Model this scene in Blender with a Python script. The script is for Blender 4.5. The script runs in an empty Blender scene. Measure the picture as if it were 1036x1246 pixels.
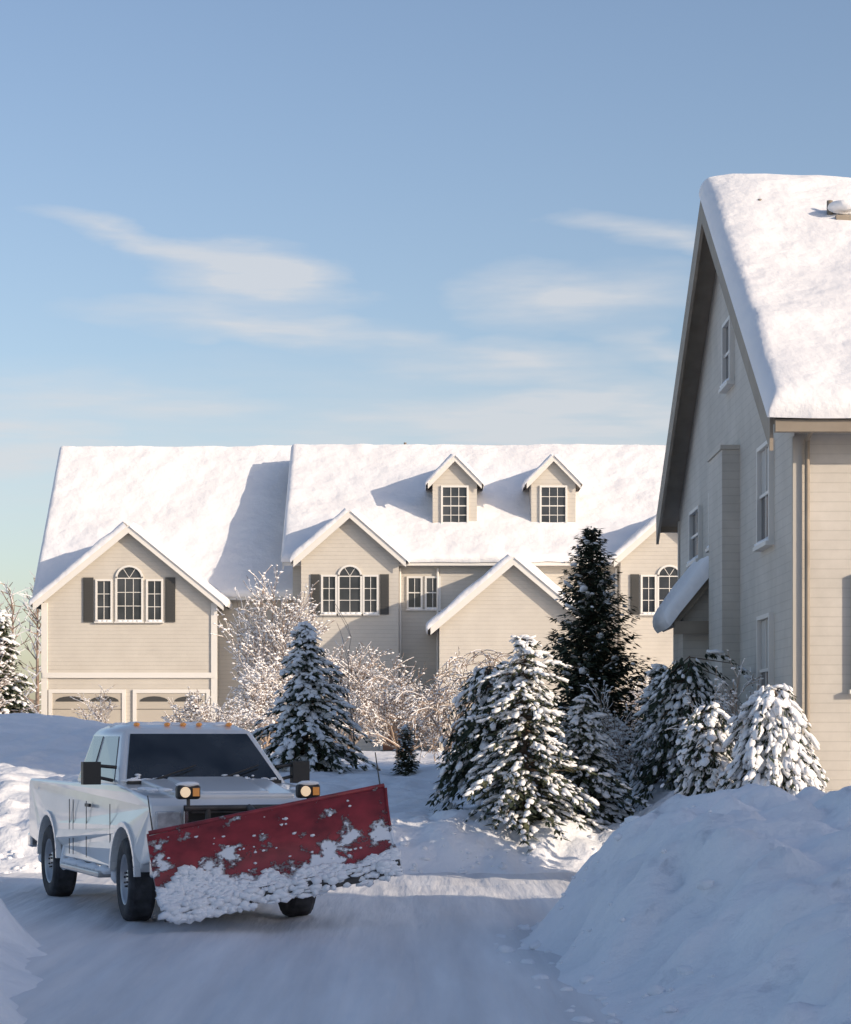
import bpy, bmesh, math, random
from mathutils import Vector, Matrix, noise
rnd = random.Random(7)
scene = bpy.context.scene
scene.view_settings.view_transform = 'Standard'
scene.view_settings.look = 'None'
scene.view_settings.exposure = 0

# ------------------------------------------------------------------ materials
def base_mat(name):
    m = bpy.data.materials.new(name); m.use_nodes = True
    nt = m.node_tree
    return m, nt, nt.nodes['Principled BSDF']

def mat(name, c1, c2=None, rough=0.7, metal=0.0, scale=3.0, bump=0.0, bscale=20.0, coat=0.0, emis=None, estr=0.0, stretch=(1,1,1)):
    m, nt, b = base_mat(name)
    N, L = nt.nodes, nt.links
    b.inputs['Roughness'].default_value = rough
    b.inputs['Metallic'].default_value = metal
    b.inputs['Coat Weight'].default_value = coat
    b.inputs['Base Color'].default_value = (*c1, 1)
    tc = N.new('ShaderNodeTexCoord'); mp = N.new('ShaderNodeMapping')
    mp.inputs['Scale'].default_value = stretch
    L.new(tc.outputs['Object'], mp.inputs[0])
    if c2:
        n = N.new('ShaderNodeTexNoise'); n.inputs['Scale'].default_value = scale; n.inputs['Detail'].default_value = 5
        L.new(mp.outputs[0], n.inputs['Vector'])
        r = N.new('ShaderNodeValToRGB')
        r.color_ramp.elements[0].position = 0.32; r.color_ramp.elements[1].position = 0.68
        r.color_ramp.elements[0].color = (*c1, 1); r.color_ramp.elements[1].color = (*c2, 1)
        L.new(n.outputs['Fac'], r.inputs[0]); L.new(r.outputs[0], b.inputs['Base Color'])
    if bump:
        n2 = N.new('ShaderNodeTexNoise'); n2.inputs['Scale'].default_value = bscale; n2.inputs['Detail'].default_value = 6
        L.new(mp.outputs[0], n2.inputs['Vector'])
        bp = N.new('ShaderNodeBump'); bp.inputs['Strength'].default_value = 1.0; bp.inputs['Distance'].default_value = bump
        L.new(n2.outputs['Fac'], bp.inputs['Height']); L.new(bp.outputs[0], b.inputs['Normal'])
    if emis:
        b.inputs['Emission Color'].default_value = (*emis, 1); b.inputs['Emission Strength'].default_value = estr
    return m

def siding_mat(name, c1, c2, pitch=0.16, bd=.012):
    m, nt, b = base_mat(name); N, L = nt.nodes, nt.links
    b.inputs['Roughness'].default_value = 0.7
    tc = N.new('ShaderNodeTexCoord'); sep = N.new('ShaderNodeSeparateXYZ'); L.new(tc.outputs['Object'], sep.inputs[0])
    d = N.new('ShaderNodeMath'); d.operation = 'DIVIDE'; d.inputs[1].default_value = pitch; L.new(sep.outputs[2], d.inputs[0])
    f = N.new('ShaderNodeMath'); f.operation = 'FRACT'; L.new(d.outputs[0], f.inputs[0])
    inv = N.new('ShaderNodeMath'); inv.operation = 'SUBTRACT'; inv.inputs[0].default_value = 1; L.new(f.outputs[0], inv.inputs[1])
    bp = N.new('ShaderNodeBump'); bp.inputs['Distance'].default_value = bd; bp.inputs['Strength'].default_value = 0.6
    L.new(inv.outputs[0], bp.inputs['Height']); L.new(bp.outputs[0], b.inputs['Normal'])
    n = N.new('ShaderNodeTexNoise'); n.inputs['Scale'].default_value = 0.9; n.inputs['Detail'].default_value = 8; n.inputs['Roughness'].default_value = .65
    L.new(tc.outputs['Object'], n.inputs['Vector'])
    r = N.new('ShaderNodeValToRGB'); r.color_ramp.elements[0].position = .3; r.color_ramp.elements[1].position = .7
    r.color_ramp.elements[0].color = (*c1, 1); r.color_ramp.elements[1].color = (*c2, 1)
    L.new(n.outputs['Fac'], r.inputs[0])
    g = N.new('ShaderNodeMath'); g.operation = 'GREATER_THAN'; g.inputs[1].default_value = 0.9; L.new(f.outputs[0], g.inputs[0])
    mx = N.new('ShaderNodeMixRGB'); mx.blend_type = 'MULTIPLY'; mx.inputs[2].default_value = (.88, .88, .88, 1)
    L.new(g.outputs[0], mx.inputs[0]); L.new(r.outputs[0], mx.inputs[1]); L.new(mx.outputs[0], b.inputs['Base Color'])
    return m

M_snow = mat('snow', (.84, .85, .87), (.90, .90, .91), rough=.75, scale=1.2, bump=.03, bscale=5)
M_snow_roof = mat('roof_snow', (.81, .81, .83), (.88, .88, .89), rough=.8, scale=.6, bump=.10, bscale=1.4)
M_snow_ground = mat('ground_snow', (.80, .82, .85), (.90, .90, .92), rough=.75, scale=.9, bump=.10, bscale=2.6)
M_road = mat('packed_snow', (.64, .64, .66), (.87, .87, .88), rough=.6, scale=1.0, bump=.03, bscale=3, stretch=(2.4, .16, 1))
M_siding = siding_mat('cream_siding', (.51, .475, .42), (.58, .545, .485))
M_siding2 = siding_mat('beige_siding', (.47, .44, .39), (.63, .59, .53), .13, .006)
M_trim = mat('white_trim', (.72, .70, .66), rough=.5)
M_btrim = mat('beige_trim', (.50, .465, .41), rough=.6)
M_fascia = mat('taupe_fascia', (.24, .20, .155), (.30, .255, .20), rough=.6)
M_glass = mat('window_glass', (.02, .024, .03), (.06, .065, .075), rough=.12, scale=.8)
M_curtain = mat('curtain', (.50, .49, .46), rough=.9)
M_shutter = mat('dark_shutter', (.05, .05, .048), rough=.6)
M_shingle = mat('shingle', (.10, .09, .085), (.15, .14, .13), rough=.9)
M_gdoor = mat('garage_door', (.46, .42, .36), rough=.6)
M_brown = mat('brown_door', (.25, .10, .05), rough=.5)
M_bark = mat('bark', (.09, .065, .05), (.16, .12, .09), rough=.9, scale=12)
M_twig = mat('twig', (.24, .17, .13), (.36, .28, .22), rough=.9, scale=2)
M_frost = mat('frost', (.84, .83, .83), rough=.9)
M_ndl1 = mat('needles_dark', (.022, .034, .022), (.04, .06, .032), rough=.8, scale=4)
M_ndl2 = mat('needles_light', (.06, .08, .042), (.11, .11, .06), rough=.8, scale=4)

# ------------------------------------------------------------------ mesh builder
_b = bmesh.new(); bmesh.ops.create_icosphere(_b, subdivisions=2, radius=1)
ICO2 = ([v.co.copy() for v in _b.verts], [tuple(v.index for v in f.verts) for f in _b.faces]); _b.free()
_b = bmesh.new(); bmesh.ops.create_icosphere(_b, subdivisions=1, radius=1)
ICO1 = ([v.co.copy() for v in _b.verts], [tuple(v.index for v in f.verts) for f in _b.faces]); _b.free()

class MB:
    def __init__(s): s.v = []; s.f = []; s.m = []; s.sm = []
    def face(s, pts, mi=0, smooth=False):
        b = len(s.v); s.v += [tuple(p) for p in pts]; s.f.append(tuple(range(b, b + len(pts)))); s.m.append(mi); s.sm.append(smooth)
    def box(s, x0, x1, y0, y1, z0, z1, mi=0):
        b = len(s.v)
        s.v += [(x0,y0,z0),(x1,y0,z0),(x1,y1,z0),(x0,y1,z0),(x0,y0,z1),(x1,y0,z1),(x1,y1,z1),(x0,y1,z1)]
        for f in ((3,2,1,0),(4,5,6,7),(0,1,5,4),(1,2,6,5),(2,3,7,6),(3,0,4,7)):
            s.f.append(tuple(b+i for i in f)); s.m.append(mi); s.sm.append(False)
    def prism(s, pts, off, mi=0, smooth=False):
        n = len(pts); b = len(s.v); off = Vector(off)
        s.v += [tuple(Vector(p)) for p in pts] + [tuple(Vector(p) + off) for p in pts]
        s.f.append(tuple(b+i for i in range(n))[::-1]); s.m.append(mi); s.sm.append(False)
        s.f.append(tuple(b+n+i for i in range(n))); s.m.append(mi); s.sm.append(False)
        for i in range(n):
            j = (i+1) % n
            s.f.append((b+i, b+j, b+n+j, b+n+i)); s.m.append(mi); s.sm.append(smooth)
    def tube(s, p, q, r0, r1, n=6, mi=0, caps=False):
        p = Vector(p); q = Vector(q); d = (q-p)
        if d.length < 1e-6: return
        d.normalize(); a = d.orthogonal().normalized(); c = d.cross(a); b = len(s.v)
        for pt, r in ((p, r0), (q, r1)):
            for i in range(n):
                t = 2*math.pi*i/n; s.v.append(tuple(pt + (a*math.cos(t) + c*math.sin(t))*r))
        for i in range(n):
            j = (i+1) % n; s.f.append((b+i, b+j, b+n+j, b+n+i)); s.m.append(mi); s.sm.append(n > 4)
        if caps:
            s.f.append(tuple(b+i for i in range(n))[::-1]); s.m.append(mi); s.sm.append(False)
            s.f.append(tuple(b+n+i for i in range(n))); s.m.append(mi); s.sm.append(False)
    def blob(s, c, sx, sy, sz, rotz=0, tilt=0, mi=0, ico=ICO1, jit=.15, R=rnd):
        b = len(s.v); M = Matrix.Rotation(rotz, 3, 'Z') @ Matrix.Rotation(tilt, 3, 'Y'); c = Vector(c)
        for v in ico[0]:
            k = 1 + R.uniform(-jit, jit)
            s.v.append(tuple(c + M @ Vector((v.x*sx*k, v.y*sy*k, v.z*sz*k))))
        for f in ico[1]:
            s.f.append(tuple(b+i for i in f)); s.m.append(mi); s.sm.append(True)
    def build(s, name, mats, parent=None, bevel=0, segs=2):
        me = bpy.data.meshes.new(name); me.from_pydata(s.v, [], s.f)
        for m in mats: me.materials.append(m)
        me.polygons.foreach_set('material_index', s.m)
        me.polygons.foreach_set('use_smooth', s.sm)
        me.update()
        o = bpy.data.objects.new(name, me); scene.collection.objects.link(o)
        if parent: o.parent = parent
        if bevel:
            md = o.modifiers.new('bevel', 'BEVEL'); md.width = bevel; md.segments = segs; md.limit_method = 'ANGLE'; md.angle_limit = math.radians(35)
        return o

def empty(name, loc=(0,0,0), rz=0):
    o = bpy.data.objects.new(name, None); scene.collection.objects.link(o); o.location = loc; o.rotation_euler = (0,0,rz); return o

def lin(p, x):
    if x <= p[0][0]: return p[0][1]
    for (a, va), (b, vb) in zip(p, p[1:]):
        if x <= b: return va + (vb-va)*(x-a)/(b-a)
    return p[-1][1]
def ss(a, b, x):
    t = max(0, min(1, (x-a)/(b-a))); return t*t*(3-2*t)

# ------------------------------------------------------------------ terrain
ER = [(-60,2.3),(10,1.3),(15,1.05),(18,.8),(21,.6),(22.5,.9),(23.5,1.5),(25,2.3),(28,2.8),(31,2.6),(33,2.0)]
EL = [(-60,-2.6),(15,-2.5),(20,-3.1),(22,-3.7),(24,-4.5),(25.5,-5.6),(27.0,-8),(27.8,-30),(28.3,-400)]
HR = [(0,.5),(8,.6),(12.5,.85),(14.5,.6),(17,.95),(19,1.25),(20.5,1.34),(21.8,1.1),(23.5,.6),(26,.45),(30,.55),(33,1.1),(40,1.25),(60,1.3)]
def H(x, y):
    w = .3*noise.noise(Vector((x*.7, y*.7, 3))) + .12*noise.noise(Vector((x*2.2, y*2.2, 8)))
    r = ss(0, 1.8, x - lin(ER, y) + w) * lin(HR, y)
    l = ss(0, 1.3, lin(EL, y) - x + w) * .66
    lawn = ss(31, 32.6, y + w)*.66 + ss(33, 46, y)*.58 + ss(-2.5, -7, x)*ss(31.5, 36, y)*.55*(1-ss(60, 80, y))
    lawn += .62*math.exp(-((x+9.5)/3.5)**2 - ((y-52)/6)**2)
    h = max(r, l, lawn)
    if y > 60 or abs(x) > 30: h = max(h, min(1.3, h + .2))
    a = min(1, h/.35)
    near = 1 if (y < 48) else .6
    n = noise.fractal(Vector((x*.55, y*.55, 0)), 1.0, 2.0, 3)*.18 + abs(noise.noise(Vector((x*1.5, y*1.5, 5))))*.28 + noise.fractal(Vector((x*3.6, y*3.6, 9)), 1.0, 2.0, 3)*.08
    bank = 1.0 if y < 34 else .5
    return -.05 + h + a*n*near*bank

def axis(a0, a1, step, lo, hi):
    v = []; x = a0
    while x < a1: v.append(x); x += step
    s = step; x = v[-1]
    while x < hi: s *= 1.13; x += s; v.append(x)
    s = step; x = a0; w = []
    while x > lo: s *= 1.13; x -= s; w.append(x)
    return w[::-1] + v
xs = axis(-8, 8, .085, -1500, 1500); ys = axis(9, 46, .11, -400, 2500)
me = bpy.data.meshes.new('snowy_ground'); nx = len(xs)
vs = [(x, y, H(x, y) if (abs(x) < 80 and y < 140) else 1.2 if y > 28 else .8) for y in ys for x in xs]
fs = [(j*nx+i, j*nx+i+1, (j+1)*nx+i+1, (j+1)*nx+i) for j in range(len(ys)-1) for i in range(nx-1)]
me.from_pydata(vs, [], fs); me.materials.append(M_snow_ground); me.polygons.foreach_set('use_smooth', [True]*len(fs))
ground = bpy.data.objects.new('snowy_ground', me); scene.collection.objects.link(ground)

me = bpy.data.meshes.new('snowy_road')
rx = axis(-7, 4.5, .08, -60, 4.6); ry = axis(10, 32, .12, -60, 32.1); nx = len(rx)
def RH(x, y):
    u = x + .9 + .06*(y-20)*ss(18, 30, y)
    rut = 0
    for c, s_ in ((-2.25,.13),(-1.9,.1),(-.55,.14),(.75,.12),(1.0,.1),(2.25,.13)):
        rut -= .034*math.exp(-((u-c+.12*math.sin(y*.22+c*3))/s_)**2)*(.7+.5*noise.noise(Vector((x, y*.3, c*5))))
    yy = y - 28.2 - .04*(x+1)**2
    for c in (-1.0, .75): rut -= .02*math.exp(-((yy-c)/.2)**2)
    return .012 + rut + .022*noise.noise(Vector((x*1.4, y*.6, 1))) + .012*noise.noise(Vector((x*5, y*2, 2)))
vs = [(x, y, RH(x, y)) for y in ry for x in rx]
fs = [(j*nx+i, j*nx+i+1, (j+1)*nx+i+1, (j+1)*nx+i) for j in range(len(ry)-1) for i in range(nx-1)]
me.from_pydata(vs, [], fs); me.materials.append(M_road); me.polygons.foreach_set('use_smooth', [True]*len(fs))
road = bpy.data.objects.new('snowy_road', me); scene.collection.objects.link(road)

mb = MB(); R = random.Random(3)
for i in range(420):
    y = R.uniform(14, 34)
    if R.random() < .62:
        x = lin(ER, y) + abs(R.gauss(0, .7)) - .05
    else:
        x = R.uniform(-6, 1.5); y = 31.2 + abs(R.gauss(0, .5))
    s = min(.08, .014 + R.expovariate(55))
    mb.blob((x, y, max(H(x, y), .0) + s*.1), s*R.uniform(.8, 1.5), s, s*R.uniform(.5, .8), R.uniform(0, 6), R.uniform(-.3, .3), 0, ICO2, .16, R)
mb.build('snow_chunks', [M_snow_ground])

# ------------------------------------------------------------------ building helpers
def slab(mb, A, B, C, D, t, mi=0):
    A, B, C, D = map(Vector, (A, B, C, D)); n = (B-A).cross(D-A).normalized()
    if n.z < 0: n = -n
    mb.prism([A, B, C, D], n*t, mi)

def edges_param(L, both=True):
    e = [0, .015, .04, .09, .16, .26]; m = max(2, int((L-.5)/.28))
    out = [x for x in e] + [.26 + (L-(.52 if both else .26))*k/m for k in range(1, m)]
    out += [L-x for x in e[::-1]] if both else [L]
    return [x/L for x in out]

def snow_slab(name, A, B, C, D, off, th, parent, seed=0, grow=.06, wav=.3):
    A, B, C, D = map(Vector, (A, B, C, D)); n = (B-A).cross(D-A).normalized()
    if n.z < 0: n = -n
    eu = (B-A).normalized(); ev = (D-A).normalized()
    A = A - eu*grow - ev*grow; B = B + eu*grow - ev*grow; C = C + eu*grow; D = D - eu*grow
    Lu = max((B-A).length, (C-D).length); Lv = (D-A).length
    U = edges_param(Lu, True); V = edges_param(Lv, False)
    vs = []; fs = []
    for v in V:
        for u in U:
            p = (A*(1-u)+B*u)*(1-v) + (D*(1-u)+C*u)*v
            e = min(u*Lu, (1-u)*Lu, v*Lv); w = .22
            k = min(e/w, 1); h = math.sqrt(max(0, 1-(1-k)**2))
            q = p*.45 + Vector((seed, seed*2, 0))
            nn = 1 + wav*noise.noise(q) + .22*noise.noise(q*3.7)
            sag = -.05*(1-min(1, v*Lv/.25))*(.5+noise.noise(q*2))
            vs.append(p + n*(off - .02 + th*h*nn) + Vector((0,0,sag)))
    nu = len(U)
    for j in range(len(V)-1):
        for i in range(nu-1): fs.append((j*nu+i, j*nu+i+1, (j+1)*nu+i+1, (j+1)*nu+i))
    me = bpy.data.meshes.new(name); me.from_pydata([tuple(v) for v in vs], [], fs)
    me.materials.append(M_snow_roof); me.polygons.foreach_set('use_smooth', [True]*len(fs))
    o = bpy.data.objects.new(name, me); scene.collection.objects.link(o); o.parent = parent
    return o

SEED = [0]
def gable_y(tag, par, x0, x1, yf, yb, z0, ze, zr, oh=.35, wall=None, th=.22, fas=None, t=.12, ohf=.35):
    wall = wall or M_siding; fas = fas or M_trim; SEED[0] += 1
    xm = (x0+x1)/2; s = (zr-ze)/(xm-x0)
    mb = MB(); mb.prism([(x0,yf,z0),(x1,yf,z0),(x1,yf,ze),(xm,yf,zr),(x0,yf,ze)], (0,yb-yf,0)); mb.build(tag+'_walls', [wall], par)
    a = x0-oh; b = x1+oh; zl = ze-oh*s; y0 = yf-ohf; eps = .01
    mb = MB()
    slab(mb, (a,y0,zl+eps),(a,yb,zl+eps),(xm,yb,zr+eps),(xm,y0,zr+eps), t)
    slab(mb, (b,y0,zl+eps),(b,yb,zl+eps),(xm,yb,zr+eps),(xm,y0,zr+eps), t)
    mb.build(tag+'_roof', [M_shingle], par)
    mb = MB(); f = .17; g = t*1.2
    mb.prism([(a,y0,zl-f),(a,y0,zl+g),(xm,y0,zr+g),(xm,y0,zr-f)], (0,-.04,0))
    mb.prism([(xm+.001,y0,zr-f),(xm+.001,y0,zr+g),(b,y0,zl+g),(b,y0,zl-f)], (0,-.041,0))
    mb.build(tag+'_fascia', [fas], par)
    snow_slab(tag+'_snow_left', (a,y0-.04,zl),(a,yb,zl),(xm,yb,zr),(xm,y0-.04,zr), t, th, par, SEED[0])
    snow_slab(tag+'_snow_right', (b,y0-.04,zl),(b,yb,zl),(xm,yb,zr),(xm,y0-.04,zr), t, th, par, SEED[0]+.5)

def gable_x(tag, par, x0, x1, yf, yb, z0, ze, zr, oh=.4, ohs=.35, wall=None, th=.25, fas=None, t=.14, f=.24, inset=-.05, under=None):
    wall = wall or M_siding; fas = fas or M_trim; SEED[0] += 1
    ym = (yf+yb)/2; s = (zr-ze)/(ym-yf)
    mb = MB(); mb.prism([(x0,yf,z0),(x0,yb,z0),(x0,yb,ze),(x0,ym,zr),(x0,yf,ze)], (x1-x0,0,0)); mb.build(tag+'_walls', [wall], par)
    a = yf-oh; b = yb+oh; zl = ze-oh*s; l = x0-ohs; r = x1+ohs; eps = .01
    mb = MB()
    slab(mb, (l,a,zl+eps),(r,a,zl+eps),(r,ym,zr+eps),(l,ym,zr+eps), t)
    slab(mb, (l,b,zl+eps),(r,b,zl+eps),(r,ym,zr+eps),(l,ym,zr+eps), t)
    mb.build(tag+'_roof', [under or M_shingle], par)
    mb = MB(); g = t*1.25
    for x, d in ((l, -.05), (r, .05)):
        mb.prism([(x,a,zl-f),(x,a,zl+g),(x,ym,zr+g),(x,ym,zr-f)], (d,0,0))
        mb.prism([(x,ym+.001,zr-f),(x,ym+.001,zr+g),(x,b,zl+g),(x,b,zl-f)], (d*1.02,0,0))
    mb.box(l+.01, r-.01, a-.12, a-.002, zl-.1, zl+.06, 0)
    mb.box(l+.01, r-.01, b+.002, b+.12, zl-.1, zl+.06, 0)
    mb.build(tag+'_fascia', [fas], par)
    snow_slab(tag+'_snow_front', (l-.05,a-.06,zl),(r+.05,a-.06,zl),(r+.05,ym,zr),(l-.05,ym,zr), t, th, par, SEED[0])
    snow_slab(tag+'_snow_back', (l+inset,b+.06,zl),(r+.05,b+.06,zl),(r+.05,ym,zr),(l+inset,ym,zr), t, th, par, SEED[0]+.5)

def window(par, name, face, plane, u, z, w, h, cols=2, rows=2, arch=0, shutters=0, sill_snow=True, curtain=0, frame=.08, trim=None):
    mb = MB()
    def bx(u0, u1, z0, z1, d0, d1, mi):
        if face == '-Y': mb.box(u0, u1, plane-d1, plane-d0, z0, z1, mi)
        else: mb.box(plane-d1, plane-d0, u0, u1, z0, z1, mi)
    def pr(pts, d0, d1, mi):
        if face == '-Y': mb.prism([(a, plane-d0, b) for a, b in pts], (0, -(d1-d0), 0), mi)
        else: mb.prism([(plane-d0, a, b) for a, b in pts], (-(d1-d0), 0, 0), mi)
    bx(u-w/2, u+w/2, z, z+h, -.02, .012, 1)
    if curtain: bx(u-w/2+.02, u+w/2-.02, z+h*(1-curtain), z+h-.01, .012, .016, 4)
    f = frame
    bx(u-w/2-f, u-w/2, z-f, z+h+f, -.02, .08, 0); bx(u+w/2, u+w/2+f, z-f, z+h+f, -.02, .08, 0)
    if not arch: bx(u-w/2, u+w/2, z+h, z+h+f, -.02, .078, 0)
    bx(u-w/2, u+w/2, z-f, z, -.02, .078, 0)
    bx(u-w/2-f-.04, u+w/2+f+.04, z-f-.06, z-f-.002, -.02, .13, 0)
    m = .026
    for i in range(1, cols):
        c = u-w/2+w*i/cols; bx(c-m/2, c+m/2, z, z+h, .017, .036, 0)
    for j in range(1, rows):
        c = z+h*j/rows; mm = m*1.8 if j*2 == rows else m; bx(u-w/2, u+w/2, c-mm/2, c+mm/2, .017, .041, 0)
    if arch:
        n = 12; r = w/2
        pts = [(u+r*math.cos(math.pi*i/n), z+h+.03+arch*math.sin(math.pi*i/n)) for i in range(n+1)]
        pr(pts, -.02, .012, 1)
        bx(u-w/2, u+w/2, z+h-.005, z+h+.035, .013, .06, 0)
        for i in range(n):
            a0 = math.pi*i/n; a1 = math.pi*(i+1)/n
            def P(a, k): return (u+(r+k)*math.cos(a), z+h+.03+(arch+k)*math.sin(a))
            pr([P(a0, 0), P(a0, f), P(a1, f), P(a1, 0)], -.02, .08, 0)
        for a in (math.pi/3, math.pi*2/3):
            pr([(u-.012, z+h+.03), (u+.012, z+h+.03), (u+r*.98*math.cos(a)+.012, z+h+.03+arch*.98*math.sin(a)), (u+r*.98*math.cos(a)-.012, z+h+.03+arch*.98*math.sin(a))], .013, .03, 0)
    o = mb.build(name, [trim or M_trim, M_glass, M_shutter, M_snow, M_curtain], par)
    if sill_snow:
        mb2 = MB(); n = max(3, int(w/.18))
        for i in range(n):
            uu = u-w/2+w*(i+.5)/n; c = (uu, plane-.07, z-f+.01) if face == '-Y' else (plane-.07, uu, z-f+.01)
            if face == '-Y': mb2.blob(c, w/n*.8, .07, .06, 0, 0, 0, ICO1, .2)
            else: mb2.blob(c, .07, w/n*.8, .06, 0, 0, 0, ICO1, .2)
        mb2.build(name+'_snow', [M_snow], par)
    return o

# ------------------------------------------------------------------ far house row
fh = empty('long_townhouse')
gable_x('left_block', fh, -16.1, -5.4, 96.9, 110.1, .8, 8.1, 14.65, oh=.4, th=.28)
gable_y('garage_wing', fh, -15.85, -8.75, 95, 99.6, .8, 7.55, 10.45, oh=.4, th=.26)
gable_x('main_block', fh, -5.5, 17, 94.7, 107.9, .8, 9.3, 14.45, oh=.4, th=.26)
gable_y('gable_west', fh, -5.1, -1.1, 93.8, 97.4, .8, 9.2, 10.95, oh=.3, th=.24)
gable_y('gable_entry', fh, .55, 6.35, 90, 96.0, .8, 6.3, 8.75, oh=.35, th=.26)
gable_y('gable_east', fh, 8.0, 12.0, 93.8, 97.4, .8, 9.2, 10.95, oh=.3, th=.24)
gable_y('dormer_west', fh, .3, 2.16, 96.0, 100.4, 9.6, 12.6, 13.55, oh=.2, th=.14, t=.08, ohf=.22)
gable_y('dormer_east', fh, 4.44, 6.30, 96.0, 100.4, 9.6, 12.6, 13.55, oh=.2, th=.14, t=.08, ohf=.22)
window(fh, 'dormer_window_west', '-Y', 96.0, 1.23, 10.75, 1.0, 1.55, 3, 4)
window(fh, 'dormer_window_east', '-Y', 96.0, 5.37, 10.75, 1.0, 1.55, 3, 4)
window(fh, 'palladian_center', '-Y', 95, -12.3, 6.7, 1.0, 1.7, 3, 3, arch=.45)
window(fh, 'palladian_left', '-Y', 95, -13.35, 6.7, .55, 1.6, 2, 3)
window(fh, 'palladian_right', '-Y', 95, -11.25, 6.7, .55, 1.6, 2, 3)
mb = MB()
for c in (-14.0, -10.6):
    mb.box(c-.21, c+.21, 94.94, 95.01, 6.6, 8.45, 0)
    for k in range(14): mb.box(c-.16, c+.16, 94.92, 94.94, 6.7+k*.12, 6.76+k*.12, 0)
mb.build('palladian_shutters', [M_shutter], fh)
mb = MB()
mb.box(-15.9, -8.7, 94.9, 95.0, 4.28, 4.5, 0)
mb.box(-15.95, -15.7, 94.93, 95.0, .8, 7.4, 0); mb.box(-8.9, -8.65, 94.93, 95.0, .8, 7.4, 0)
for c in (-14.05, -10.55):
    mb.box(c-1.45, c+1.45, 94.96, 95.02, 1, 3.65, 1)
    for k in range(1, 4): mb.box(c-1.45, c+1.45, 94.955, 94.97, 1+k*.66-.012, 1+k*.66+.012, 2)
    mb.box(c-1.6, c-1.45, 94.92, 95.0, 1, 3.8, 0); mb.box(c+1.45, c+1.6, 94.92, 95.0, 1, 3.8, 0); mb.box(c-1.45, c+1.45, 94.92, 95.0, 3.65, 3.8, 0)
    for k in range(2):
        cc = c-.72+k*1.44; n = 8
        mb.prism([(cc+.6*math.cos(math.pi*i/n), 94.953, 3.3+.22*math.sin(math.pi*i/n)) for i in range(n+1)], (0, -.01, 0), 2)
mb.build('garage_doors', [M_trim, M_gdoor, M_shutter], fh)
for gx, tag in ((-3.1, 'west'), (10.0, 'east')):
    window(fh, f'{tag}_arch_window', '-Y', 93.8, gx, 6.95, .85, 1.45, 2, 3, arch=.38)
    window(fh, f'{tag}_side_window_a', '-Y', 93.8, gx-.85, 6.95, .5, 1.45, 2, 3)
    window(fh, f'{tag}_side_window_b', '-Y', 93.8, gx+.85, 6.95, .5, 1.45, 2, 3)
    mb = MB()
    for c in (gx-1.42, gx+1.42):
        mb.box(c-.18, c+.18, 93.74, 93.81, 6.85, 8.5, 0)
        for k in range(12): mb.box(c-.13, c+.13, 93.72, 93.74, 6.95+k*.12, 7.0+k*.12, 0)
    mb.build(f'{tag}_shutters', [M_shutter], fh)
    window(fh, f'{tag}_lower_window', '-Y', 93.8, gx, 3.0, 1.7, 1.5, 4, 2)
window(fh, 'hall_window_a', '-Y', 94.7, -.45, 7.2, .5, 1.2, 2, 2); window(fh, 'hall_window_b', '-Y', 94.7, .3, 7.2, .5, 1.2, 2, 2)
window(fh, 'hall_window_c', '-Y', 94.7, 7.1, 7.2, .7, 1.2, 2, 2)
window(fh, 'entry_window', '-Y', 90, 3.45, 3.2, 1.3, 1.5, 3, 2)
mb = MB(); mb.box(-1.75, -.6, 93.6, 94.72, 1.3, 3.6, 1); mb.box(-1.85, -1.75, 93.58, 94.7, 1.3, 3.7, 0); mb.box(-.6, -.5, 93.58, 94.7, 1.3, 3.7, 0); mb.box(-1.85, -.5, 93.55, 94.7, 3.7, 3.85, 0)
mb.build('front_door', [M_trim, M_brown], fh)
mb = MB()
for x in (-1.05, .5, 7.9): mb.tube((x,94.6,1.0),(x,94.6,8.8),.05,.05,8,0)
mb.build('downspouts', [M_trim], fh)
mb = MB(); mb.tube((-.9,101.2,14.0),(-.9,101.2,14.85),.06,.06,8,0,True); mb.build('vent_pipe', [M_fascia], fh)

# ------------------------------------------------------------------ near right house
rh = empty('gabled_house')
gable_x('house', rh, 5.0, 17.5, 31, 45, .2, 6.35, 10.75, oh=.5, ohs=.36, wall=M_siding2, th=.30, fas=M_fascia, t=.16, f=.34, inset=.14, under=M_fascia)
mb = MB()
mb.box(4.72, 5.0, 36.4, 38.1, .6, 6.45, 0); mb.build('chimney_chase', [M_siding2], rh)
mb = MB(); mb.box(4.69, 5.0, 36.37, 38.13, 6.452, 6.52, 0); mb.build('chase_cap', [M_btrim], rh)
mb = MB(); mb.prism([(4.36,38.75,.6),(5.0,38.75,.6),(5.0,38.75,4.7),(4.36,38.75,3.98)], (0,1.5,0)); mb.build('bay_walls', [M_siding2], rh)
mb = MB(); slab(mb, (4.2,38.5,3.72),(4.2,40.4,3.72),(5.0,40.4,4.66),(5.0,38.5,4.66), .1); mb.box(4.18,5.0,38.43,38.49,3.6,3.82,0); mb.build('bay_roof', [M_fascia], rh)
snow_slab('bay_snow', (4.2,38.42,3.74),(4.2,40.45,3.74),(5.0,40.45,4.72),(5.0,38.42,4.72), .1, .26, rh, 5, grow=.05)
window(rh, 'attic_window', '-X', 5.0, 37.5, 7.7, .85, .95, 2, 2, frame=.06)
window(rh, 'gable_window_a', '-X', 5.0, 33.4, 4.75, 1.1, 1.35, 2, 2, curtain=.5, frame=.06)
window(rh, 'gable_window_b', '-X', 5.0, 42.0, 5.15, 1.35, .85, 2, 2, frame=.06)
window(rh, 'gable_window_c', '-X', 5.0, 39.4, 5.2, .7, .85, 1, 2, frame=.06)
window(rh, 'gable_window_d', '-X', 5.0, 33.4, 2.1, 1.1, 1.5, 2, 2, curtain=.5, frame=.06)
window(rh, 'front_window_a', '-Y', 31, 6.45, 2.6, 1.2, 1.4, 2, 2, curtain=.4)
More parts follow.
